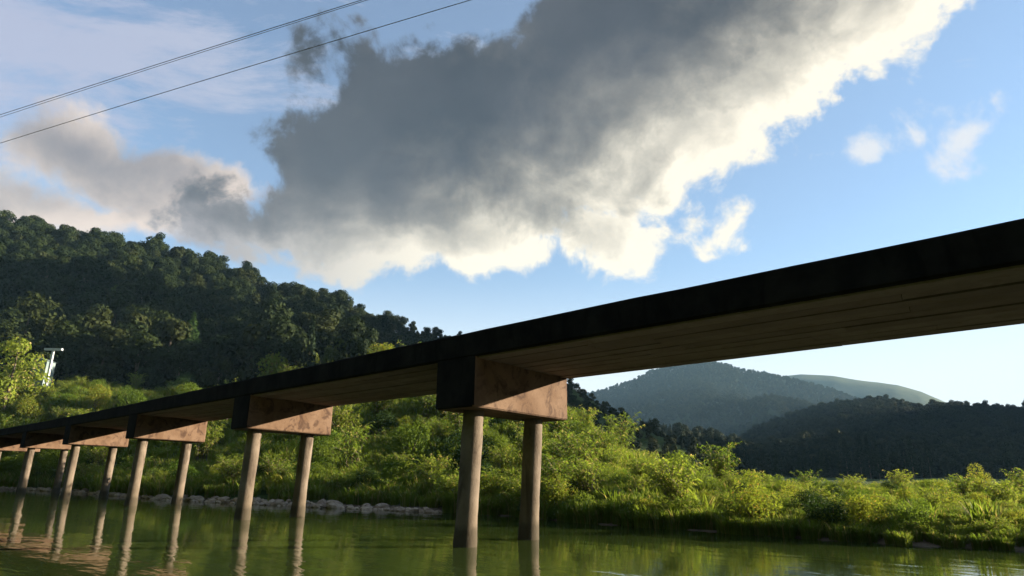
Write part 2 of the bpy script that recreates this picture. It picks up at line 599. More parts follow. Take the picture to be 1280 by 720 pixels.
def build_terrain():
    azs = np.concatenate([np.linspace(math.radians(-80), math.radians(-45), 30, endpoint=False),
                          np.linspace(math.radians(-45), math.radians(45), 300, endpoint=False),
                          np.linspace(math.radians(45), math.radians(100), 40)])
    # fractions from just outside the waterline out to the far ridge
    near = np.concatenate([[-9, -4, -1.5, -.6, -.2, 0, .25, .6, 1.1, 1.7], np.linspace(2.5, 24, 26)])
    nfar = 150
    V = []
    for az in azs:
        r0 = float(r_shore(az))
        rs = list(r0 + near)
        a0 = rs[-1]
        rs += list(a0 * (4200 / a0) ** (np.arange(1, nfar + 1) / nfar))
        for r in rs:
            V.append(polar(az, r, height(az, max(r, .1))))
    n = len(near) + nfar
    Fc = []
    for i in range(len(azs) - 1):
        for j in range(n - 1):
            Fc.append((i * n + j, (i + 1) * n + j, (i + 1) * n + j + 1, i * n + j + 1))
    o = mesh_obj('terrain', V, Fc, M_TERR, smooth=True)
    o['kind'] = 'structure'
    # gravel bank under the camera, rising to an unseen slope added to block sky
    d = np.array([sp[-1][1] * math.sin(sp[-1][0]), sp[-1][1] * math.cos(sp[-1][0])])
    dirv = HR * .80 - HF * .60
    nrm = -HF * .80 - HR * .60
    V = []; Fc = []
    us = np.linspace(-160, 160, 65); vs = [0.6, 1.4, 2.2, 3.5, 6, 10, 14, 22, 40, 70, 130, 200]
    zs = [-.7, -.25, .05, .2, .35, 1.0, 4, 12, 32, 62, 112, 160]
    for a in us:
        for b, z in zip(vs, zs):
            q = CAM + dirv * a + nrm * b
            V.append((q[0], q[1], z + .06 * vnoise(q[0], q[1], .5, 1.0, 3)))
    m = len(vs)
    for i in range(len(us) - 1):
        for j in range(m - 1):
            Fc.append((i * m + j, i * m + j + 1, (i + 1) * m + j + 1, (i + 1) * m + j))
    o = mesh_obj('near_bank', V, Fc, M_TERR, smooth=True)
    o['kind'] = 'structure'
    # river
    V = []; n = 72
    for k in range(n):
        a = 2 * math.pi * k / n
        V.append((CAM[0] + 420 * math.cos(a), CAM[1] + 420 * math.sin(a), 0))
    o = mesh_obj('river', V, [tuple(range(n))], M_WATER)
    o['kind'] = 'structure'


build_terrain()

# ------------------------------------------------------------------ the bridge
CW, HC, TH, WD = 1.3994, 1.1945, .5979, 4.0973 * 1.05
CYN, CYF, LX, LY = .7688, 3.4011, -.1633, -.024
PIERS = [(13.4979, 1.1121, .3135, 4.3456), (-.9022, .0023, .2089, 4.3475), (-13.1138, -.6609, .3267, 4.3915),
         (-26.9169, -1.1885, .3683, 4.518), (-40.3394, -1.987, .4232, 4.5737), (-53.2793, -2.9349, .4222, 4.6452),
         (-65.6, -4.0, .43, 4.70), (-78.0, -5.2, .43, 4.75)]
PIERS = [(26.8, 2.2, .33, 4.35)] + PIERS


def build_bridge():
    br = empty('low_water_bridge', (PIERS[2][0], PIERS[2][1], 0))
    tag(br, 'long low concrete bridge with flat dark-edged deck on paired columns in the river', 'bridge')
    inv = np.array([PIERS[2][0], PIERS[2][1], 0.0])
    N = [np.array([x, y, z]) for x, y, a, z in PIERS]
    C = [np.array([-math.sin(a), math.cos(a), 0]) for x, y, a, z in PIERS]
    up = np.array([0, 0, 1.0])
    rr = np.random.default_rng(3)
    boards_n = 9
    for i in range(len(PIERS) - 1):
        a, b = N[i] - inv, N[i + 1] - inv
        ca, cb = C[i], C[i + 1]
        ln = np.linalg.norm(b - a)
        # slab, slightly wavering arris, chamfered
        K = 14
        mb = MB()
        rings = []
        for k in range(K + 1):
            t = k / K
            t2 = .0006 + t * .9988
            o = a * (1 - t2) + b * t2
            c = ca * (1 - t2) + cb * t2
            w = rr.normal(0, .006, 6)
            ch = .035
            rings.append([o + c * (0 + w[0]) + up * .03, o + c * (.03) + up * (.0),
                          o + c * (WD - .03) + up * 0, o + c * (WD + w[1]) + up * .03,
                          o + c * (WD + w[1]) + up * (TH - ch + w[2]), o + c * (WD - ch) + up * (TH + w[2] * .5),
                          o + c * ch + up * (TH + w[3]), o + c * w[4] + up * (TH - ch + w[3])])
        n = 8
        vb = [p for r in rings for p in r]
        fc = [tuple(range(n))[::-1], tuple(K * n + q for q in range(n))]
        for k in range(K):
            for q in range(n):
                j = (q + 1) % n
                fc.append((k * n + q, k * n + j, (k + 1) * n + j, (k + 1) * n + q))
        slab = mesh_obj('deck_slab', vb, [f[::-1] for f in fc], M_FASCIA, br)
        # wearing surface
        mb = MB()
        o1 = [a + ca * .35 + up * (TH + .004), a + ca * (WD - .35) + up * (TH + .004), b + cb * (WD - .35) + up * (TH + .004), b + cb * .35 + up * (TH + .004)]
        mb.prism([p for p in o1], [p + up * .02 for p in o1])
        mb.build('deck_surface', M_ASPH, slab)
        # board-marked soffit: one raised strip per form board
        e0, e1 = .10, WD - .05
        bw = (e1 - e0) / boards_n
        for q in range(boards_n):
            cuts = [0.0] + sorted(rr.uniform(.18, .82, 2).tolist()) + [1.0]
            if cuts[2] - cuts[1] < .15: cuts.pop(2)
            for s0, s1 in zip(cuts[:-1], cuts[1:]):
                d = .014 + rr.uniform(0, .03); d2 = d + rr.uniform(-.006, .006)
                g = .012 + rr.uniform(0, .012)
                lo, hi = e0 + q * bw + g, e0 + (q + 1) * bw - g
                # keep clear of the caps
                mrg = (CW / 2 + .012) / ln if True else 0
                u0, u1 = max(s0 + .0003, mrg), min(s1 - .0003, 1 - mrg)
                pts = []
                for u in (u0, u1):
                    o = a * (1 - u) + b * u; c = ca * (1 - u) + cb * u
                    pts.append((o + c * lo, o + c * hi))
                (p0, p1), (p3, p2) = pts
                tq = .010
                m2 = MB(); ins = .008
                cc = (ca + cb) * .5
                m2.prism([p0 + cc * ins - up * d, p1 - cc * ins - up * d, p2 - cc * ins - up * d2, p3 + cc * ins - up * d2],
                         [p0 + up * tq, p1 + up * tq, p2 + up * tq, p3 + up * tq])
                m2.build('form_board', M_BOARD[int(rr.integers(0, 3))], slab)
    for i in range(1, len(PIERS) - 1):
        d = N[i - 1][:2] - N[i + 1][:2]; d /= np.linalg.norm(d)
        al = np.array([d[0], d[1], 0]); c = C[i]; o = N[i] - inv
        ch = .11
        L = WD - .02
        def ring(z, ins=0.0):
            h = CW / 2 - ins
            pl = [(-h, ch * .3 + ins), (-h + ch * .3, ins), (h - ch * .3, ins), (h, ch * .3 + ins), (h, L - ch - ins), (h - ch, L - ins), (-h + ch, L - ins), (-h, L - ch - ins)]
            return [o + al * u + c * v + up * z for u, v in pl]
        rings = [ring(-HC, .035), ring(-HC + .035, 0), ring(-.003, 0)]
        n = 8
        vb = [p for r in rings for p in r]
        fc = [tuple(range(n))[::-1], tuple(2 * n + q for q in range(n))]
        for k in range(2):
            for q in range(n):
                j = (q + 1) % n
                fc.append((k * n + q, k * n + j, (k + 1) * n + j, (k + 1) * n + q))
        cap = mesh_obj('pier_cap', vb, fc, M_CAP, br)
        cap.data.materials.append(M_FASCIA)          # shade of the near end painted on, in the deck edge's black
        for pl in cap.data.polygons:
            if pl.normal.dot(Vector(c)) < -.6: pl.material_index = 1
        for v in (CYN, CYF):
            top = o + c * v + up * (-HC + .02)
            bot = o + c * v + np.array([LX, LY, 0]); bot[2] = -1.6
            lean = np.array([LX, LY, 0])
            pts = []; rad = []
            H = top[2]
            for t in np.linspace(0, 1, 26):
                z = -1.6 + (H + 1.6) * t
                f = 1 - max(0, z) / H
                p = o + c * v + lean * f; p = np.array([p[0], p[1], z])
                r = .255 + (.006 if int(z / .9 + 5) % 2 else 0) + rr.normal(0, .003)
                if z < .55: r += .035 * (1 - max(z, 0) / .55)
                pts.append(p); rad.append(r)
            mb = MB().tube(pts, rad, 28)
            mb.build('column', M_COL, cap, True)
    # abutment block at the far landing
    return br


build_bridge()


# ------------------------------------------------------------------ plants: shapes
def leaf_quads(P, Nn, size, aspect=.5, droop=.0, r=rng):
    n = len(P)
    t = r.normal(size=(n, 3)); t -= (t * Nn).sum(1, keepdims=True) * Nn
    t[:, 2] -= droop
    t /= np.linalg.norm(t, axis=1, keepdims=True) + 1e-9
    b = np.cross(Nn, t); b /= np.linalg.norm(b, axis=1, keepdims=True) + 1e-9
    s = size * r.uniform(.65, 1.3, (n, 1))
    V = np.empty((n, 4, 3))
    V[:, 0] = P - t * s * .5
    V[:, 1] = P + b * s * aspect * .5 + Nn * s * .06
    V[:, 2] = P + t * s * .5 - Nn * s * .08
    V[:, 3] = P - b * s * aspect * .5 + Nn * s * .06
    return V.reshape(-1, 3), [(4 * i, 4 * i + 1, 4 * i + 2, 4 * i + 3) for i in range(n)]


def lump_points(lumps, n, r, shell=(.55, 1.05), outw=.7, jit=.45):
    w = np.array([l[3] ** 2 for l in lumps]); w /= w.sum()
    idx = r.choice(len(lumps), n, p=w)
    d = r.normal(size=(n, 3)); d /= np.linalg.norm(d, axis=1, keepdims=True)
    rad = r.uniform(shell[0], shell[1], n) ** .7
    c = np.array([l[:3] for l in lumps])[idx]; R = np.array([l[3] for l in lumps])[idx]
    fl = np.array([l[4] if len(l) > 4 else .85 for l in lumps])[idx]
    P = c + d * (R * rad)[:, None] * np.stack([np.ones(n), np.ones(n), fl], 1)
    Nn = d * outw + r.normal(size=(n, 3)) * jit; Nn[:, 2] += .25
    Nn /= np.linalg.norm(Nn, axis=1, keepdims=True)
    return P, Nn


def make_data(name, V, F, m):
    me = bpy.data.meshes.new(name)
    me.from_pydata([tuple(v) for v in np.asarray(V, float).tolist()], [], F)
    me.materials.append(m)
    return me


def shrub_data(seed, R, H, n, leaf, m, aspect=.5):
    r = np.random.default_rng(seed)
    lumps = []
    for k in range(9):
        a = r.uniform(0, 6.283); q = R * r.uniform(.1, .72); z = H * r.uniform(.22, .74) * (1 - .35 * q / R)
        lumps.append((q * math.cos(a), q * math.sin(a), z, R * r.uniform(.24, .48), .9))
    P, Nn = lump_points(lumps, n, r)
    k = P[:, 2] > .02
    V, F = leaf_quads(P[k], Nn[k], leaf, aspect, .3, r)
    st = MB()
    for l in lumps[:6]:
        m1 = np.array([l[0] * .35, l[1] * .35, l[2] * .5])
        st.tube([(r.normal(0, .04), r.normal(0, .04), -.15), m1, l[:3]], [.03 * R, .02 * R, .008 * R], 5)
    return make_data('foliage', V, F, m), make_data('stem', st.v, st.f, M_BARK)


def frond_data(seed, H, n, m, per=22, leafl=.24, wid=.035, spread=1.0):
    """arching canes with narrow drooping leaves"""
    r = np.random.default_rng(seed)
    V = []; F = []; st = MB()
    for k in range(n):
        a = r.uniform(0, 6.283); h = H * r.uniform(.6, 1.05); out = spread * H * r.uniform(.15, .55)
        b0 = np.array([r.normal(0, .12), r.normal(0, .12), -.05])
        d = np.array([math.cos(a), math.sin(a), 0])
        def at(t): return b0 + d * out * t ** 1.9 + np.array([0, 0, h * (1.25 * t - .38 * t ** 3)])
        st.tube([at(t) for t in (0, .35, .7, 1)], [.012, .01, .007, .003], 3, False)
        for q in range(per):
            t = .22 + .78 * (q + r.uniform(0, 1)) / per
            p = at(t)
            sd = r.normal(size=3); sd[2] = r.uniform(-.2, .5); sd += d * .6; sd /= np.linalg.norm(sd)
            L = leafl * r.uniform(.7, 1.3) * H / 1.8
            e = p + sd * L + np.array([0, 0, -L * .35])
            mid = p + sd * L * .5 + np.array([0, 0, L * .06])
            wv = np.cross(sd, r.normal(size=3)); wv /= np.linalg.norm(wv); wv *= wid * H / 1.8
            i = len(V)
            V += [p, mid + wv, e, mid - wv]; F.append((i, i + 1, i + 2, i + 3))
    return make_data('foliage', V, F, m), make_data('stem', st.v, st.f, M_BARK)


def grass_data(seed, H, n, m, rad=.35, wid=.022):
    r = np.random.default_rng(seed)
    V = []; F = []
    for k in range(n):
        a = r.uniform(0, 6.283); q = rad * math.sqrt(r.uniform())
        b0 = np.array([q * math.cos(a), q * math.sin(a), -.05])
        a2 = a + r.normal(0, .8); d = np.array([math.cos(a2), math.sin(a2), 0])
        s = np.array([-d[1], d[0], 0]) * wid * r.uniform(.7, 1.3)
        h = H * r.uniform(.55, 1.05); out = h * r.uniform(.1, .6)
        i = len(V)
        for t, w in ((0, .8), (.4, 1), (.75, .75), (1, .1)):
            p = b0 + d * out * t ** 2 + np.array([0, 0, h * (1.15 * t - .3 * t ** 3)])
            V += [p - s * w, p + s * w]
        for j in range(3): F.append((i + 2 * j, i + 2 * j + 1, i + 2 * j + 3, i + 2 * j + 2))
    return make_data('grass', V, F, m)


def tree_data(seed, R, H, n, leaf, m, trunk_h=.35):
    r = np.random.default_rng(seed)
    lumps = []
    base = H * trunk_h
    for k in range(14):
        a = r.uniform(0, 6.283); t = r.uniform(0, 1); prof = math.sin(math.pi * (.18 + .74 * t)) ** .8
        q = R * prof * r.uniform(.15, .75)
        lumps.append((q * math.cos(a), q * math.sin(a), base + (H - base) * (.12 + .76 * t), R * r.uniform(.26, .46), .8))
    lumps.append((0, 0, H * .86, R * .34, .9))
    P, Nn = lump_points(lumps, n, r, (.62, 1.06), 1.1, .34)
    V, F = leaf_quads(P, Nn, leaf, .75, .2, r)
    st = MB()
    st.tube([(0, 0, -1.0), (r.normal(0, .1), r.normal(0, .1), H * .3), (r.normal(0, .2), r.normal(0, .2), H * .62), (0, 0, H * .84)], [.035 * R + .1, .03 * R + .07, .05 * R * .5, .03], 7)
    for l in lumps[:6]:
        st.tube([(0, 0, l[2] * .62), (l[0] * .5, l[1] * .5, l[2] * .86), l[:3]], [.016 * R + .03, .03, .015], 5)
    return make_data('crown', V, F, m), make_data('trunk', st.v, st.f, M_BARK)


def conifer_data(seed, R, H, n, leaf, m):
    r = np.random.default_rng(seed)
    t = r.uniform(0, 1, n) ** .75
    a = r.uniform(0, 6.283, n)
    layer = .82 + .18 * np.sin(t * 46)
    q = R * (1.04 - t) * r.uniform(.35, 1.0, n) ** .6 * layer
    z = H * (.14 + .86 * t) - q * .25
    P = np.stack([q * np.cos(a), q * np.sin(a), z], 1)
    Nn = np.stack([np.cos(a), np.sin(a), np.full(n, .7)], 1) + r.normal(size=(n, 3)) * .4
    Nn /= np.linalg.norm(Nn, axis=1, keepdims=True)
    V, F = leaf_quads(P, Nn, leaf, .6, .8, r)
    st = MB().tube([(0, 0, -1.0), (0, 0, H * .5), (0, 0, H * .97)], [.035 * R + .12, .09, .02], 7)
    return make_data('crown', V, F, m), make_data('trunk', st.v, st.f, M_BARK)


SHRUB = [shrub_data(10 + i, 1.0, 1.5, 2600, .08, M_LEAF) for i in range(3)]
SHRUBD = [shrub_data(20 + i, 1.0, 1.5, 2600, .075, M_LEAFD) for i in range(2)]
SHRUBY = [shrub_data(30 + i, .95, 1.8, 2600, .075, M_LEAFY) for i in range(2)]
FROND = [frond_data(40 + i, 1.8, 44, M_LIME, 30, .16, .02) for i in range(2)] + [frond_data(44 + i, 1.8, 44, M_GRASS, 30, .16, .02) for i in range(2)]
GRASSD = [grass_data(50, 1.15, 70, M_LIME), grass_data(51, 1.25, 70, M_GRASS), grass_data(52, .95, 80, M_LIME), grass_data(53, 1.1, 70, M_GRASS)]
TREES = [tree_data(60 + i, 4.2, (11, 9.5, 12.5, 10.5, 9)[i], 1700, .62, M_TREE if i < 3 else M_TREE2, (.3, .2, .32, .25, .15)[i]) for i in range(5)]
M_LIGHT = leaf_mat('light_tree_leaf', (.040, .062, .012), (.078, .094, .018), None, .3)  # the hill's sunlit patch put into a paler leaf colour
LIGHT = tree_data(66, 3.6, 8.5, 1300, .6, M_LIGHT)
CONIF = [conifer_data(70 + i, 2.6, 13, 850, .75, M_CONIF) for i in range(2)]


def plant(kind, name, data, loc, s, rz, label, cat, group=None, sz=None):
    root = empty(name, loc)
    root.rotation_euler = (0, 0, rz)
    root.scale = (s, s, s if sz is None else sz)
    names = {'shrub': ('foliage', 'stem'), 'tree': ('crown', 'trunk')}[kind]
    for nm, me in zip(names, data):
        o = bpy.data.objects.new(nm, me)
        COL.objects.link(o)
        o.parent = root
    tag(root, label, cat, group)
    return root


def px_at_r(px, r, py=600):
    az = azel(px, py)[0]
    return az, polar(az, r, height(az, r))


# ------------------------------------------------------------------ plants with a look of their own
def special():
    az, p = px_at_r(943, r_shore(azel(943, 668)[0]) + .9)
    plant('shrub', 'leaning_shrub', SHRUBY[0], p, 1.18, .4, 'yellowish orange-tinged shrub overhanging the water on the right bank', 'shrub')
    az, p = px_at_r(1032, r_shore(azel(1032, 676)[0]) + 1.0)
    plant('shrub', 'dark_shrub', SHRUBD[0], p, 1.0, 1.1, 'very dark green round shrub at the waterline beside a brighter one', 'shrub')
    az, p = px_at_r(1068, r_shore(azel(1068, 678)[0]) + 1.0)
    plant('shrub', 'sunlit_shrub', SHRUBY[1], p, .85, 2.1, 'pale olive sunlit shrub growing against the dark round waterline shrub', 'shrub')
    az, p = px_at_r(608, r_shore(azel(608, 645)[0]) + 1.2)
    plant('shrub', 'bright_shrub', SHRUBY[1], p, 1.2, .9, 'yellow-green shrub at the water seen between the two columns of a pier', 'shrub')
    az, p = px_at_r(694, r_shore(azel(694, 650)[0]) + 1.0)
    plant('shrub', 'bright_shrub', SHRUBY[0], p, 1.1, 2.9, 'light green drooping shrub touching the water just past the tallest pier', 'shrub')
    az, p = px_at_r(8, 118, 500)
    plant('tree', 'lime_tree', tree_data(80, 4.6, 11.5, 2600, .42, M_LIME, .12), p, 1.0, 0, 'bright lime-green leafy tree at the foot of the dark hill', 'tree')
    az, p = px_at_r(12, 150, 500)
    plant('tree', 'olive_tree', tree_data(81, 7.5, 17, 1500, .8, M_TREE2, .2), p, 1.0, 0, 'broad olive-green spreading tree standing behind the lime-green tree', 'tree')
    az, p = px_at_r(172, 140, 500)
    plant('tree', 'rounded_tree', tree_data(82, 4.6, 11, 1400, .6, M_TREE, .15), p, .95, 0, 'dark green rounded tree beside a taller conical one below the hill', 'tree')
    az, p = px_at_r(226, 138, 500)
    plant('tree', 'conical_tree', conifer_data(83, 4.9, 14.5, 1900, .62, M_LEAFD), p, 1.0, 0, 'dark green broad conical tree at the foot of the hill above the bridge', 'tree')
    az, p = px_at_r(420, 292, 480)
    plant('tree', 'crest_tree', tree_data(84, 6.2, 14, 1600, .9, M_TREE, .15), p, 1.0, 0, 'large dark round tree standing up alone from the hill crest', 'tree')
    az, p = px_at_r(336, 118, 500)
    plant('tree', 'yellow_bush', tree_data(85, 3.8, 7.5, 1300, .5, M_LEAFY, .06), p, 1.0, 0, 'yellow-green mounded small tree at the hill foot behind the deck edge', 'tree')


special()


def visible_bank():
    """shrubs and cane clumps along the bank, one object each"""
    r = np.random.default_rng(99)
    LAB = {
        'g': ('round_shrub', 'mid-green round leafy shrub among the lush growth on the river bank'),
        'd': ('dark_shrub', 'dark green leafy shrub in the shaded hollows of the river bank'),
        'y': ('yellow_shrub', 'yellow-green leafy shrub scattered among darker growth on the river bank'),
        'f': ('cane_clump', 'arching lime-green clump of narrow-leaved canes on the river bank'),
    }
    n = 0; tries = 0
    spots = []
    while n < 285 and tries < 9000:
        tries += 1
        x = r.uniform(-20, 1300)
        az = azel(x, 600)[0]
        r0 = float(r_shore(az)); rb = max(float(bank_r(az)), r0 + 14)
        t = r.uniform() ** 1.5
        rr_ = r0 + 1.0 + (rb - r0 + 6) * t
        if x < 560 and rr_ < r0 + 3.0: continue
        s = (.5 + 1.0 * r.uniform() ** 1.3) * (.78 + .011 * rr_)
        s *= float(np.interp(x, [380, 480, 780, 920, 1100], [1, 1.35, 1.2, .66, .48]))
        p = polar(az, rr_)
        if any((p[0] - a) ** 2 + (p[1] - b) ** 2 < (.85 * (s + c)) ** 2 for a, b, c in spots): continue
        # leave room under the bridge near its landing
        spots.append((p[0], p[1], s))
        p[2] = height(az, rr_) - .05
        k = r.choice(['g', 'd', 'y', 'f'], p=[.26, .13, .10, .51])
        data = {'g': SHRUB, 'd': SHRUBD, 'y': SHRUBY, 'f': FROND}[k]
        nm, lb = LAB[k]
        zone = "at the water's edge" if rr_ < r0 + 3.5 else 'on the lower bank' if rr_ < r0 + .45 * (rb - r0) else 'high on the bank'
        side = ('behind the farthest piers' if x < 150 else 'behind the third pier' if x < 275 else 'behind the second pier' if x < 440 else
                'between second and tallest pier' if x < 560 else 'behind the tallest pier' if x < 720 else 'away from the bridge')
        lb = '%s %s %s %s' % ('large' if s > 1.5 else 'small' if s < .8 else 'medium', {'g': 'green leafy shrub', 'd': 'dark green leafy shrub', 'y': 'yellowish leafy shrub', 'f': 'lime arching cane clump'}[k], zone, side)
        plant('shrub', nm, data[int(r.integers(len(data)))], p, s, r.uniform(0, 6.28), lb, 'shrub',
              {'g': 'green shrubs on the bank', 'd': 'dark shrubs on the bank', 'y': 'yellow-green shrubs on the bank', 'f': 'cane clumps on the bank'}[k],
              s * r.uniform(.85, 1.3))
        n += 1


visible_bank()


# ------------------------------------------------------------------ masses nobody could count: geometry-node scatter
def src_collection(name, datas):
    c = bpy.data.collections.new(name)
    return c


def scatter(name, pts, rots, scl, idx, coll, label, cat):
    me = bpy.data.meshes.new(name)
    me.from_pydata([tuple(map(float, p)) for p in pts], [], [])
    for an, ty, arr in (('rz', 'FLOAT', rots), ('scl', 'FLOAT', scl), ('pick', 'INT', idx)):
        at = me.attributes.new(an, ty, 'POINT')
        at.data.foreach_set('value', np.asarray(arr, dtype=np.int32 if ty == 'INT' else np.float32))
    o = bpy.data.objects.new(name, me)
    COL.objects.link(o)
    ng = bpy.data.node_groups.new(name + '_scatter', 'GeometryNodeTree')
    ng.interface.new_socket('Geometry', in_out='INPUT', socket_type='NodeSocketGeometry')
    ng.interface.new_socket('Geometry', in_out='OUTPUT', socket_type='NodeSocketGeometry')
    gi = ng.nodes.new('NodeGroupInput'); go = ng.nodes.new('NodeGroupOutput')
    iop = ng.nodes.new('GeometryNodeInstanceOnPoints')
    ci = ng.nodes.new('GeometryNodeCollectionInfo')
    ci.inputs['Collection'].default_value = coll
    ci.inputs['Separate Children'].default_value = True
    ci.inputs['Reset Children'].default_value = True
    def attr(nm, ty):
        a = ng.nodes.new('GeometryNodeInputNamedAttribute'); a.data_type = ty
        a.inputs['Name'].default_value = nm
        return a.outputs['Attribute']
    cb = ng.nodes.new('ShaderNodeCombineXYZ')
    L = ng.links.new
    L(gi.outputs[0], iop.inputs['Points'])
    L(ci.outputs[0], iop.inputs['Instance'])
    iop.inputs['Pick Instance'].default_value = True
    L(attr('pick', 'INT'), iop.inputs['Instance Index'])
    L(attr('rz', 'FLOAT'), cb.inputs[2])
    L(cb.outputs[0], iop.inputs['Rotation'])
    L(attr('scl', 'FLOAT'), iop.inputs['Scale'])
    L(iop.outputs[0], go.inputs[0])
    md = o.modifiers.new('scatter', 'NODES')
    md.node_group = ng
    o['kind'] = 'stuff'
    tag(o, label, cat)
    return o


def build_grass():
    coll = bpy.data.collections.new('grass_sources')
    r = np.random.default_rng(5)
    px_ = [770, 880, 1150, 1230]
    for i, me in enumerate(GRASSD):
        az = azel(px_[i], 640)[0]; rr_ = float(r_shore(az)) + 2.0
        o = bpy.data.objects.new('grass_tuft', me)
        COL.objects.link(o); coll.objects.link(o)
        o.location = tuple(polar(az, rr_, height(az, rr_)))
        tag(o, 'low tuft of arching grass blades near the water on the open bank', 'grass', 'grass tufts near the water')
    pts = []; rot = []; scl = []; idx = []
    n = 0
    while n < 11000:
        x = r.uniform(-60, 1340)
        az = azel(x, 600)[0]
        r0 = float(r_shore(az)); rb = max(float(bank_r(az)), r0 + 14)
        rr_ = r0 + (.05 if mnoise.noise(Vector((az * 40.0, 3.1, 0))) > -.08 else .5) + (rb - r0 + 14) * r.uniform() ** (1.15 if r.uniform() > .06 else 6)
        if x < 560 and rr_ < r0 + 1.3: continue
        z = height(az, rr_)
        p = polar(az, rr_, z)
        pts.append(p); rot.append(r.uniform(0, 6.28))
        g = vnoise(p[0], p[1], .10, 4.4, 3)
        scl.append(r.uniform(.6, 1.15) * (.70 + .006 * rr_) * (1 + .4 * g) * float(np.interp(x, [760, 900, 1100], [1, .72, .55])))
        idx.append(int(r.choice([0, 2])) if g + r.normal(0, .15) > 0 else int(r.choice([1, 3])))
        n += 1
    scatter('bank_grass', pts, rot, scl, idx, coll, 'tall lush grass covering the river bank between the shrubs', 'grass')


build_grass()


def bank_growth():
    coll = bpy.data.collections.new('shrub_sources')
    want = [d[0].name for d in SHRUB + SHRUBD + SHRUBY + FROND]
    seen = {}
    for o in COL.objects:
        if o.type == 'MESH' and o.data.name in want and o.data.name not in seen and o.parent is not None and o.parent.get('group'):
            seen[o.data.name] = o
    for o in seen.values(): coll.objects.link(o)
    nm = sorted(o.name for o in seen.values())
    kinds = {k: [nm.index(seen[d[0].name].name) for d in L if d[0].name in seen] for k, L in
             (('g', SHRUB), ('d', SHRUBD), ('y', SHRUBY), ('f', FROND))}
    r = np.random.default_rng(12)
    P = []; ro = []; sc = []; ix = []
    while len(P) < 1150:
        x = r.uniform(-80, 1350)
        az = azel(x, 600)[0]
        r0 = float(r_shore(az)); rb = max(float(bank_r(az)), r0 + 14)
        rr_ = r0 + .8 + (rb - r0 + 16) * r.uniform() ** (1.1 if r.uniform() > .2 else 5)
        if x < 560 and rr_ < r0 + 3.0: continue
        p = polar(az, rr_, height(az, rr_) - .1)
        g = vnoise(p[0], p[1], .09, 8.4, 3)
        k = 'f' if g > .12 else ('g' if r.uniform() < .5 else 'd' if g < -.2 else r.choice(['f', 'y', 'g']))
        P.append(p); ro.append(r.uniform(0, 6.28)); ix.append(int(r.choice(kinds[k])))
        sc.append((.4 + .6 * r.uniform() ** 1.5) * (.75 + .010 * rr_) * float(np.interp(x, [760, 900, 1100], [1, .6, .45])))
    scatter('bank_undergrowth', P, ro, sc, ix, coll, 'tangled leafy undergrowth filling the river bank between the larger shrubs', 'undergrowth')


bank_growth()


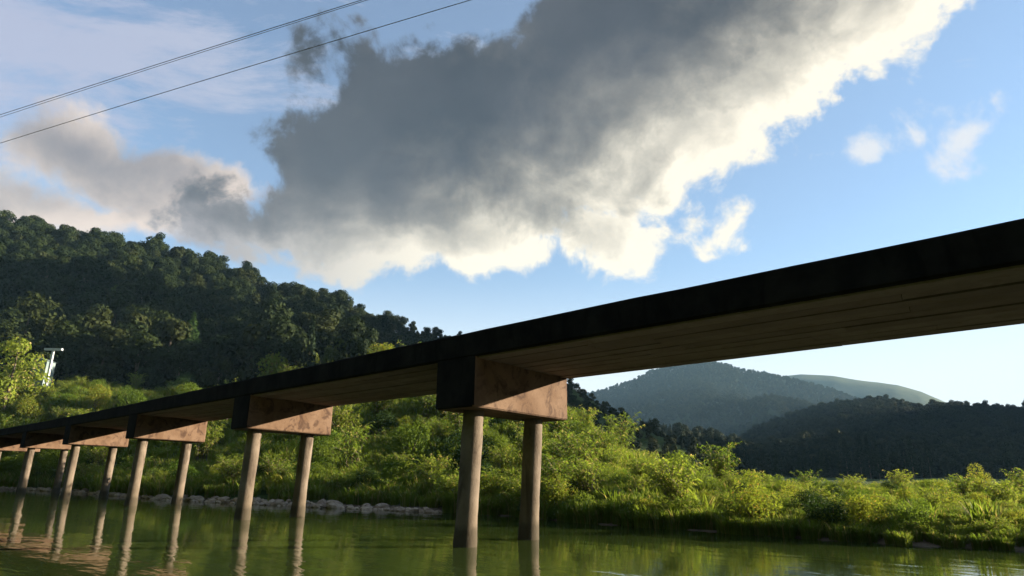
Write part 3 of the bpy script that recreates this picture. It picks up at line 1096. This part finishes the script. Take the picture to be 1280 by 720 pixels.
def forest():
    r = np.random.default_rng(21)
    coll = bpy.data.collections.new('tree_sources')
    LB = ['dark green broadleaf tree in the dense wood covering the shaded hillside',
          'olive-green broadleaf tree in the dense wood covering the hillside',
          'dark pointed conifer standing among broadleaf trees on the hillside',
          'lighter yellow-green tree standing out among the dark wood on the hillside']
    # a stand of conifers at the edge of the fields
    for i in range(22):
        x = r.uniform(1058, 1165) if i < 16 else r.uniform(1165, 1290)
        rr_ = r.uniform(240, 275)
        az = azel(x, 590)[0]
        p = polar(az, rr_, height(az, rr_))
        plant('tree', 'conifer', CONIF[i % 2], p, r.uniform(.75, 1.3) if i < 16 else r.uniform(.4, .7), r.uniform(0, 6.28), 'dark cedar in the stand at the edge of the fields below the ridge', 'tree',
              'cedar stand below the ridge', r.uniform(.8, 1.15) if i < 16 else r.uniform(.4, .6))
    # the hill: the largest 270 one by one, the rest as one wood
    cand = []
    tries = 0
    grid = set()
    while len(cand) < 2600 and tries < 40000:
        tries += 1
        x = r.uniform(-120, 885)
        az = azel(x, 560)[0]
        R = RIDGES['hill']
        Rc = float(R['R'](az)); Fo = float(R['foot'](az))
        rr_ = Fo + 3 + (Rc + 12 - Fo) * r.uniform() ** .9
        p = polar(az, rr_)
        key = (int(p[0] // 3.6), int(p[1] // 3.6))
        if key in grid: continue
        grid.add(key)
        p[2] = height(az, rr_)
        s = (.5 + .8 * r.uniform() ** 1.4) * (.30 if x > 640 else float(np.interp(x, [0, 440, 500, 640], [1, 1, .55, .35])))
        if 440 < x < 700 and rr_ < Rc - 40: s *= r.uniform(.35, .8)
        cand.append((s / rr_, x, p, s))
    inview = sorted([c for c in cand if 0 < c[1] < 880], key=lambda c: -c[0])
    first = set(id(c) for c in inview[:270])
    pts = []; rot = []; scl = []; idx = []
    srcs = []
    for c in cand:
        k = int(r.choice(7, p=[.23, .22, .22, .15, .15, .015, .015]))
        if k > 4 and c[2][2] > 18: k = 1
        if k > 4: c = (c[0], c[1], c[2], c[3] * .6) if id(c) not in first else c
        if id(c) in first:
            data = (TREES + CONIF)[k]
            l = 0 if k < 3 else 1 if k < 5 else 2
            if (395 < c[1] < 640 and r.uniform() < .55) or r.uniform() < .05: data = LIGHT; l = 3  # paler leaves stand in for sunlight on this part of the slope
            az_ = azel(c[1], 560)[0]
            d_ = math.hypot(c[2][0] - CAM[0], c[2][1] - CAM[1])
            f_ = (d_ - float(RIDGES['hill']['foot'](az_))) / (float(RIDGES['hill']['R'](az_)) - float(RIDGES['hill']['foot'](az_)))
            zone = 'along the crest of the wooded hill' if f_ > .9 else 'on the upper slope of the wooded hill' if f_ > .5 else 'on the lower slope of the wooded hill' if f_ > .15 else 'at the foot of the wooded hill'
            if c[1] > 600: zone = 'on the low tail of the hill beyond the deck'
            LBT = '%s %s %s' % ('large' if c[3] > 1.05 else 'small' if c[3] < .6 else 'medium-sized', ['dark green broadleaf tree', 'olive-green broadleaf tree', 'dark pointed conifer', 'light yellow-green tree'][l], zone)
            root = plant('tree', ['dark_tree', 'olive_tree', 'conifer', 'light_tree'][l], data, c[2] - np.array([0, 0, 1.2 * c[3]]), c[3], r.uniform(0, 6.28), LBT, 'tree',
                         ['dark trees on the hillside', 'olive trees on the hillside', 'conifers on the hillside', 'light trees on the hillside'][l], c[3] * r.uniform(.85, 1.2))
            if k not in srcs:
                srcs.append(k)
        else:
            pts.append(c[2] - np.array([0, 0, 2.2 * c[3]])); rot.append(r.uniform(0, 6.28)); scl.append(c[3]); idx.append(k)
    # sources for the scatter: crowns of trees that stand in the wood
    seen = {}
    for o in COL.objects:
        if o.name.startswith('crown') and o.data.name not in seen:
            seen[o.data.name] = o
    order = []
    for k, (cr, tr) in enumerate(TREES + CONIF):
        o = seen.get(cr.name)
        order.append(o)
    # collection info orders its children by name, so look the order up
    for o in order: coll.objects.link(o)
    nm = sorted([o.name for o in order])
    remap = {k: nm.index(o.name) for k, o in enumerate(order)}
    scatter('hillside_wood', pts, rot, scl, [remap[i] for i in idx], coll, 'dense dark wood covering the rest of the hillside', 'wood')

    # valley and ridge woods further off
    def wood(name, label, rid, x0, x1, n, cell, s0, s1, picks, rmin=0.0, extra=0):
        R = RIDGES[rid]; P = []; ro = []; sc = []; ix = []; g = set(); t = 0
        while len(P) < n and t < n * 6:
            t += 1
            x = r.uniform(x0, x1)
            az = azel(x, 560)[0]
            Rc = float(R['R'](az)); Fo = float(R['foot'](az))
            rr_ = Fo + (Rc + 12 - Fo) * (rmin + (1 - rmin) * r.uniform() ** .8)
            p = polar(az, rr_)
            key = (int(p[0] // cell), int(p[1] // cell))
            if key in g: continue
            g.add(key)
            p[2] = height(az, rr_)
            q_ = r.uniform(s0, s1); p[2] -= 3.0 * q_
            P.append(p); ro.append(r.uniform(0, 6.28)); sc.append(q_); ix.append(remap[int(r.choice(picks))])
        scatter(name, P, ro, sc, ix, coll, label, 'wood')
    wood('ridge_wood', 'dark shaded wood covering the low ridge beyond the right bank', 'ridge', 850, 1420, 5200, 6.0, .7, 1.35, [0, 1, 2, 3, 4])
    wood('spur_wood', 'dark conifer wood on the low spur in front of the mountain', 'spur', 640, 1120, 1800, 5.0, .6, 1.0, [5, 6, 5, 6, 0])
    wood('mountain_wood', 'hazy blue-green forest covering the distant peaked mountain', 'mountain', 640, 1180, 12000, 7.5, .7, 1.4, [0, 1, 2, 3, 4], .1)


forest()


# ------------------------------------------------------------------ rocks along the waterline
def rocks():
    r = np.random.default_rng(77)
    datas = []
    for k in range(6):
        import bmesh
        bm = bmesh.new()
        bmesh.ops.create_icosphere(bm, subdivisions=2, radius=.5)
        sx, sy, sz = r.uniform(.8, 1.5), r.uniform(.7, 1.1), r.uniform(.5, .8)
        for v in bm.verts:
            c = v.co
            q = mnoise.noise(c * 2.2 + Vector((k * 7.1, 0, 0))) * .35
            # flatten a few facets
            c *= 1 + q
            for j in range(3):
                dn = Vector((math.sin(k + j * 2.1), math.cos(k * 1.7 + j), math.sin(j * 1.3 + k * .4))).normalized()
                h = c.dot(dn) - .36
                if h > 0: v.co = v.co - dn * h * .8
            v.co = Vector((v.co.x * sx, v.co.y * sy, v.co.z * sz))
        me = bpy.data.meshes.new('river_rock')
        bm.to_mesh(me); bm.free()
        me.materials.append(M_ROCK)
        datas.append(me)
    LB = 'weathered beige river rock lying in the line of stones at the left waterline'
    spots = []
    n = 0; t = 0
    while n < 290 and t < 6000:
        t += 1
        x = r.uniform(-15, 556)
        az = azel(x, 620)[0]
        r0 = float(r_shore(az))
        off = r.uniform(-.35, 1.1)
        if x > 420: off = r.uniform(-.3, .7)
        rr_ = r0 + off
        s = abs(r.normal(.20, .17)) + .20
        if x > 430: s *= .62
        s = min(s, 1.3)
        p = polar(az, rr_)
        if any((p[0] - a) ** 2 + (p[1] - b) ** 2 < (.33 * (s + c)) ** 2 for a, b, c in spots): continue
        spots.append((p[0], p[1], s))
        p[2] = max(height(az, rr_), -.1) + s * .12
        o = bpy.data.objects.new('river_rock', datas[int(r.integers(6))])
        COL.objects.link(o)
        o.location = tuple(p)
        o.scale = (s, s, s)
        o.rotation_euler = (r.normal(0, .2), r.normal(0, .2), r.uniform(0, 6.28))
        side = ('below the farthest piers' if x < 150 else 'behind the third pier' if x < 275 else 'behind the second pier' if x < 440 else 'past the second pier')
        tag(o, '%s beige river rock %s %s' % ('large' if s > .55 else 'small' if s < .32 else 'medium', 'half in the water' if off < .25 else 'on the dry edge of the stone strip', side), 'rock', 'rocks along the left waterline')
        n += 1


rocks()


# ------------------------------------------------------------------ power lines and the small white post
def wires():
    # strung across the river about 23 m up between poles standing outside the picture
    H = 25.0
    def through(pa, za, pb, zb, name, label, rad, ext=(50, 30)):
        da, db = ray(*pa), ray(*pb)
        A = CAM + da * ((za - CAM[2]) / da[2]); Bp = CAM + db * ((zb - CAM[2]) / db[2])
        d = Bp - A; L = np.linalg.norm(d); d /= L
        P = []
        for t in np.linspace(-ext[0], L + ext[1], 60):
            p = A + d * t
            p[2] -= -.00016 * (t - 0) * (t - L) * -1
            P.append(p)
        o = MB().tube(P, rad, 6).build(name, M_WIRE, None, True)
        tag(o, label, 'cable')
        return P
    a = through((0, 143.5), H, (452, 0), H - 1.2, 'overhead_wire', 'upper overhead wire of the close pair crossing the sky', .018)
    b = through((0, 146.5), H, (440, 6), H - 1.2, 'overhead_wire', 'lower overhead wire of the close pair crossing the sky', .014)
    c = through((0, 179), H - 1.5, (588, 0), H - 2.7, 'overhead_wire', 'single overhead wire hanging apart below the close pair', .018)
    ends = [(a[0], b[0], c[0]), (a[-1], b[-1], c[-1])]
    for e, lb in zip(ends, ('tall grey utility pole on the slope where the overhead wires land', 'tall grey utility pole on the near bank carrying the overhead wires')):
        m = (e[0] + e[2]) * .5
        base = np.array([m[0], m[1], 0.0])
        top = max(q[2] for q in e)
        rt = empty('utility_pole', base)
        mb = MB().tube([(0, 0, -1.5), (0, 0, top + .8)], [.2, .13], 12); mb.build('pole', M_POLE, rt, True)
        for q, nm in ((e[0], 'crossarm'), (e[2], 'crossarm')):
            v = q - base; h = np.array([v[0], v[1], 0]); ln = np.linalg.norm(h) + 1e-6; h /= ln
            sd = np.array([-h[1], h[0], 0])
            MB().box((h * ln / 2)[:2].tolist() + [q[2] - .08], ln / 2 + .15, .05, .05, h, sd).build(nm, M_POLE, rt)
        tag(rt, lb, 'pole')


wires()


def white_post():
    az = azel(60, 470)[0]; R_ = 122.0
    z = height(az, R_)
    def zpix(py): return CAM[2] + R_ * math.tan(azel(60, py)[1])
    ztop = zpix(437)
    root = empty('white_post', polar(az, R_, z))
    ax = HR.copy(); ay = HF.copy()
    H = ztop - z
    MB().box((0, 0, H / 2 - .2), .14, .14, H / 2 + .2, ax, ay).build('post', M_WHITE, root)
    MB().box((0, 0, H + .12), 1.35, .2, .16, ax, ay).build('crossbar', M_WHITE, root)
    tag(root, 'white T-shaped post standing in the bright growth below the hill', 'post')
    az2 = azel(52, 470)[0]
    p = polar(az2, R_ + 4, height(az2, R_ + 4))
    sh_ = empty('pale_shed', p)
    hh = CAM[2] + (R_ + 4) * math.tan(azel(52, 452)[1]) - p[2]
    MB().box((0, 0, hh / 2 - .3), 1.1, 1.0, hh / 2 + .3, ax, ay).build('wall', M_PALE, sh_)
    mb = MB()
    w = 1.3; l = 1.2
    b = np.array([0, 0, hh + .004])
    mb.prism([b - ax * w - ay * l, b + ax * w - ay * l, b + np.array([0, 0, .45]) - ay * l], [b - ax * w + ay * l, b + ax * w + ay * l, b + np.array([0, 0, .45]) + ay * l])
    mb.build('roof', M_PALE, sh_)
    tag(sh_, 'small pale blue-grey shed half hidden behind the white T-shaped post', 'shed')


white_post()


# ------------------------------------------------------------------ air
def haze():
    m, nt, B, out = mat('haze')
    p = nd(nt, 'ShaderNodeVolumePrincipled')
    p.inputs['Color'].default_value = (.42, .72, 1.0, 1)
    p.inputs['Density'].default_value = 0.00008
    p.inputs['Anisotropy'].default_value = 0.0
    nt.links.new(p.outputs[0], out.inputs['Volume'])
    mb = MB()
    c = CAM + HF * 1500
    mb.box((c[0], c[1], 188), 5200, 5200, 192)
    o = mb.build('haze', m)
    o['kind'] = 'stuff'
    tag(o, 'thin pale blue air haze over the whole valley', 'haze')


haze()
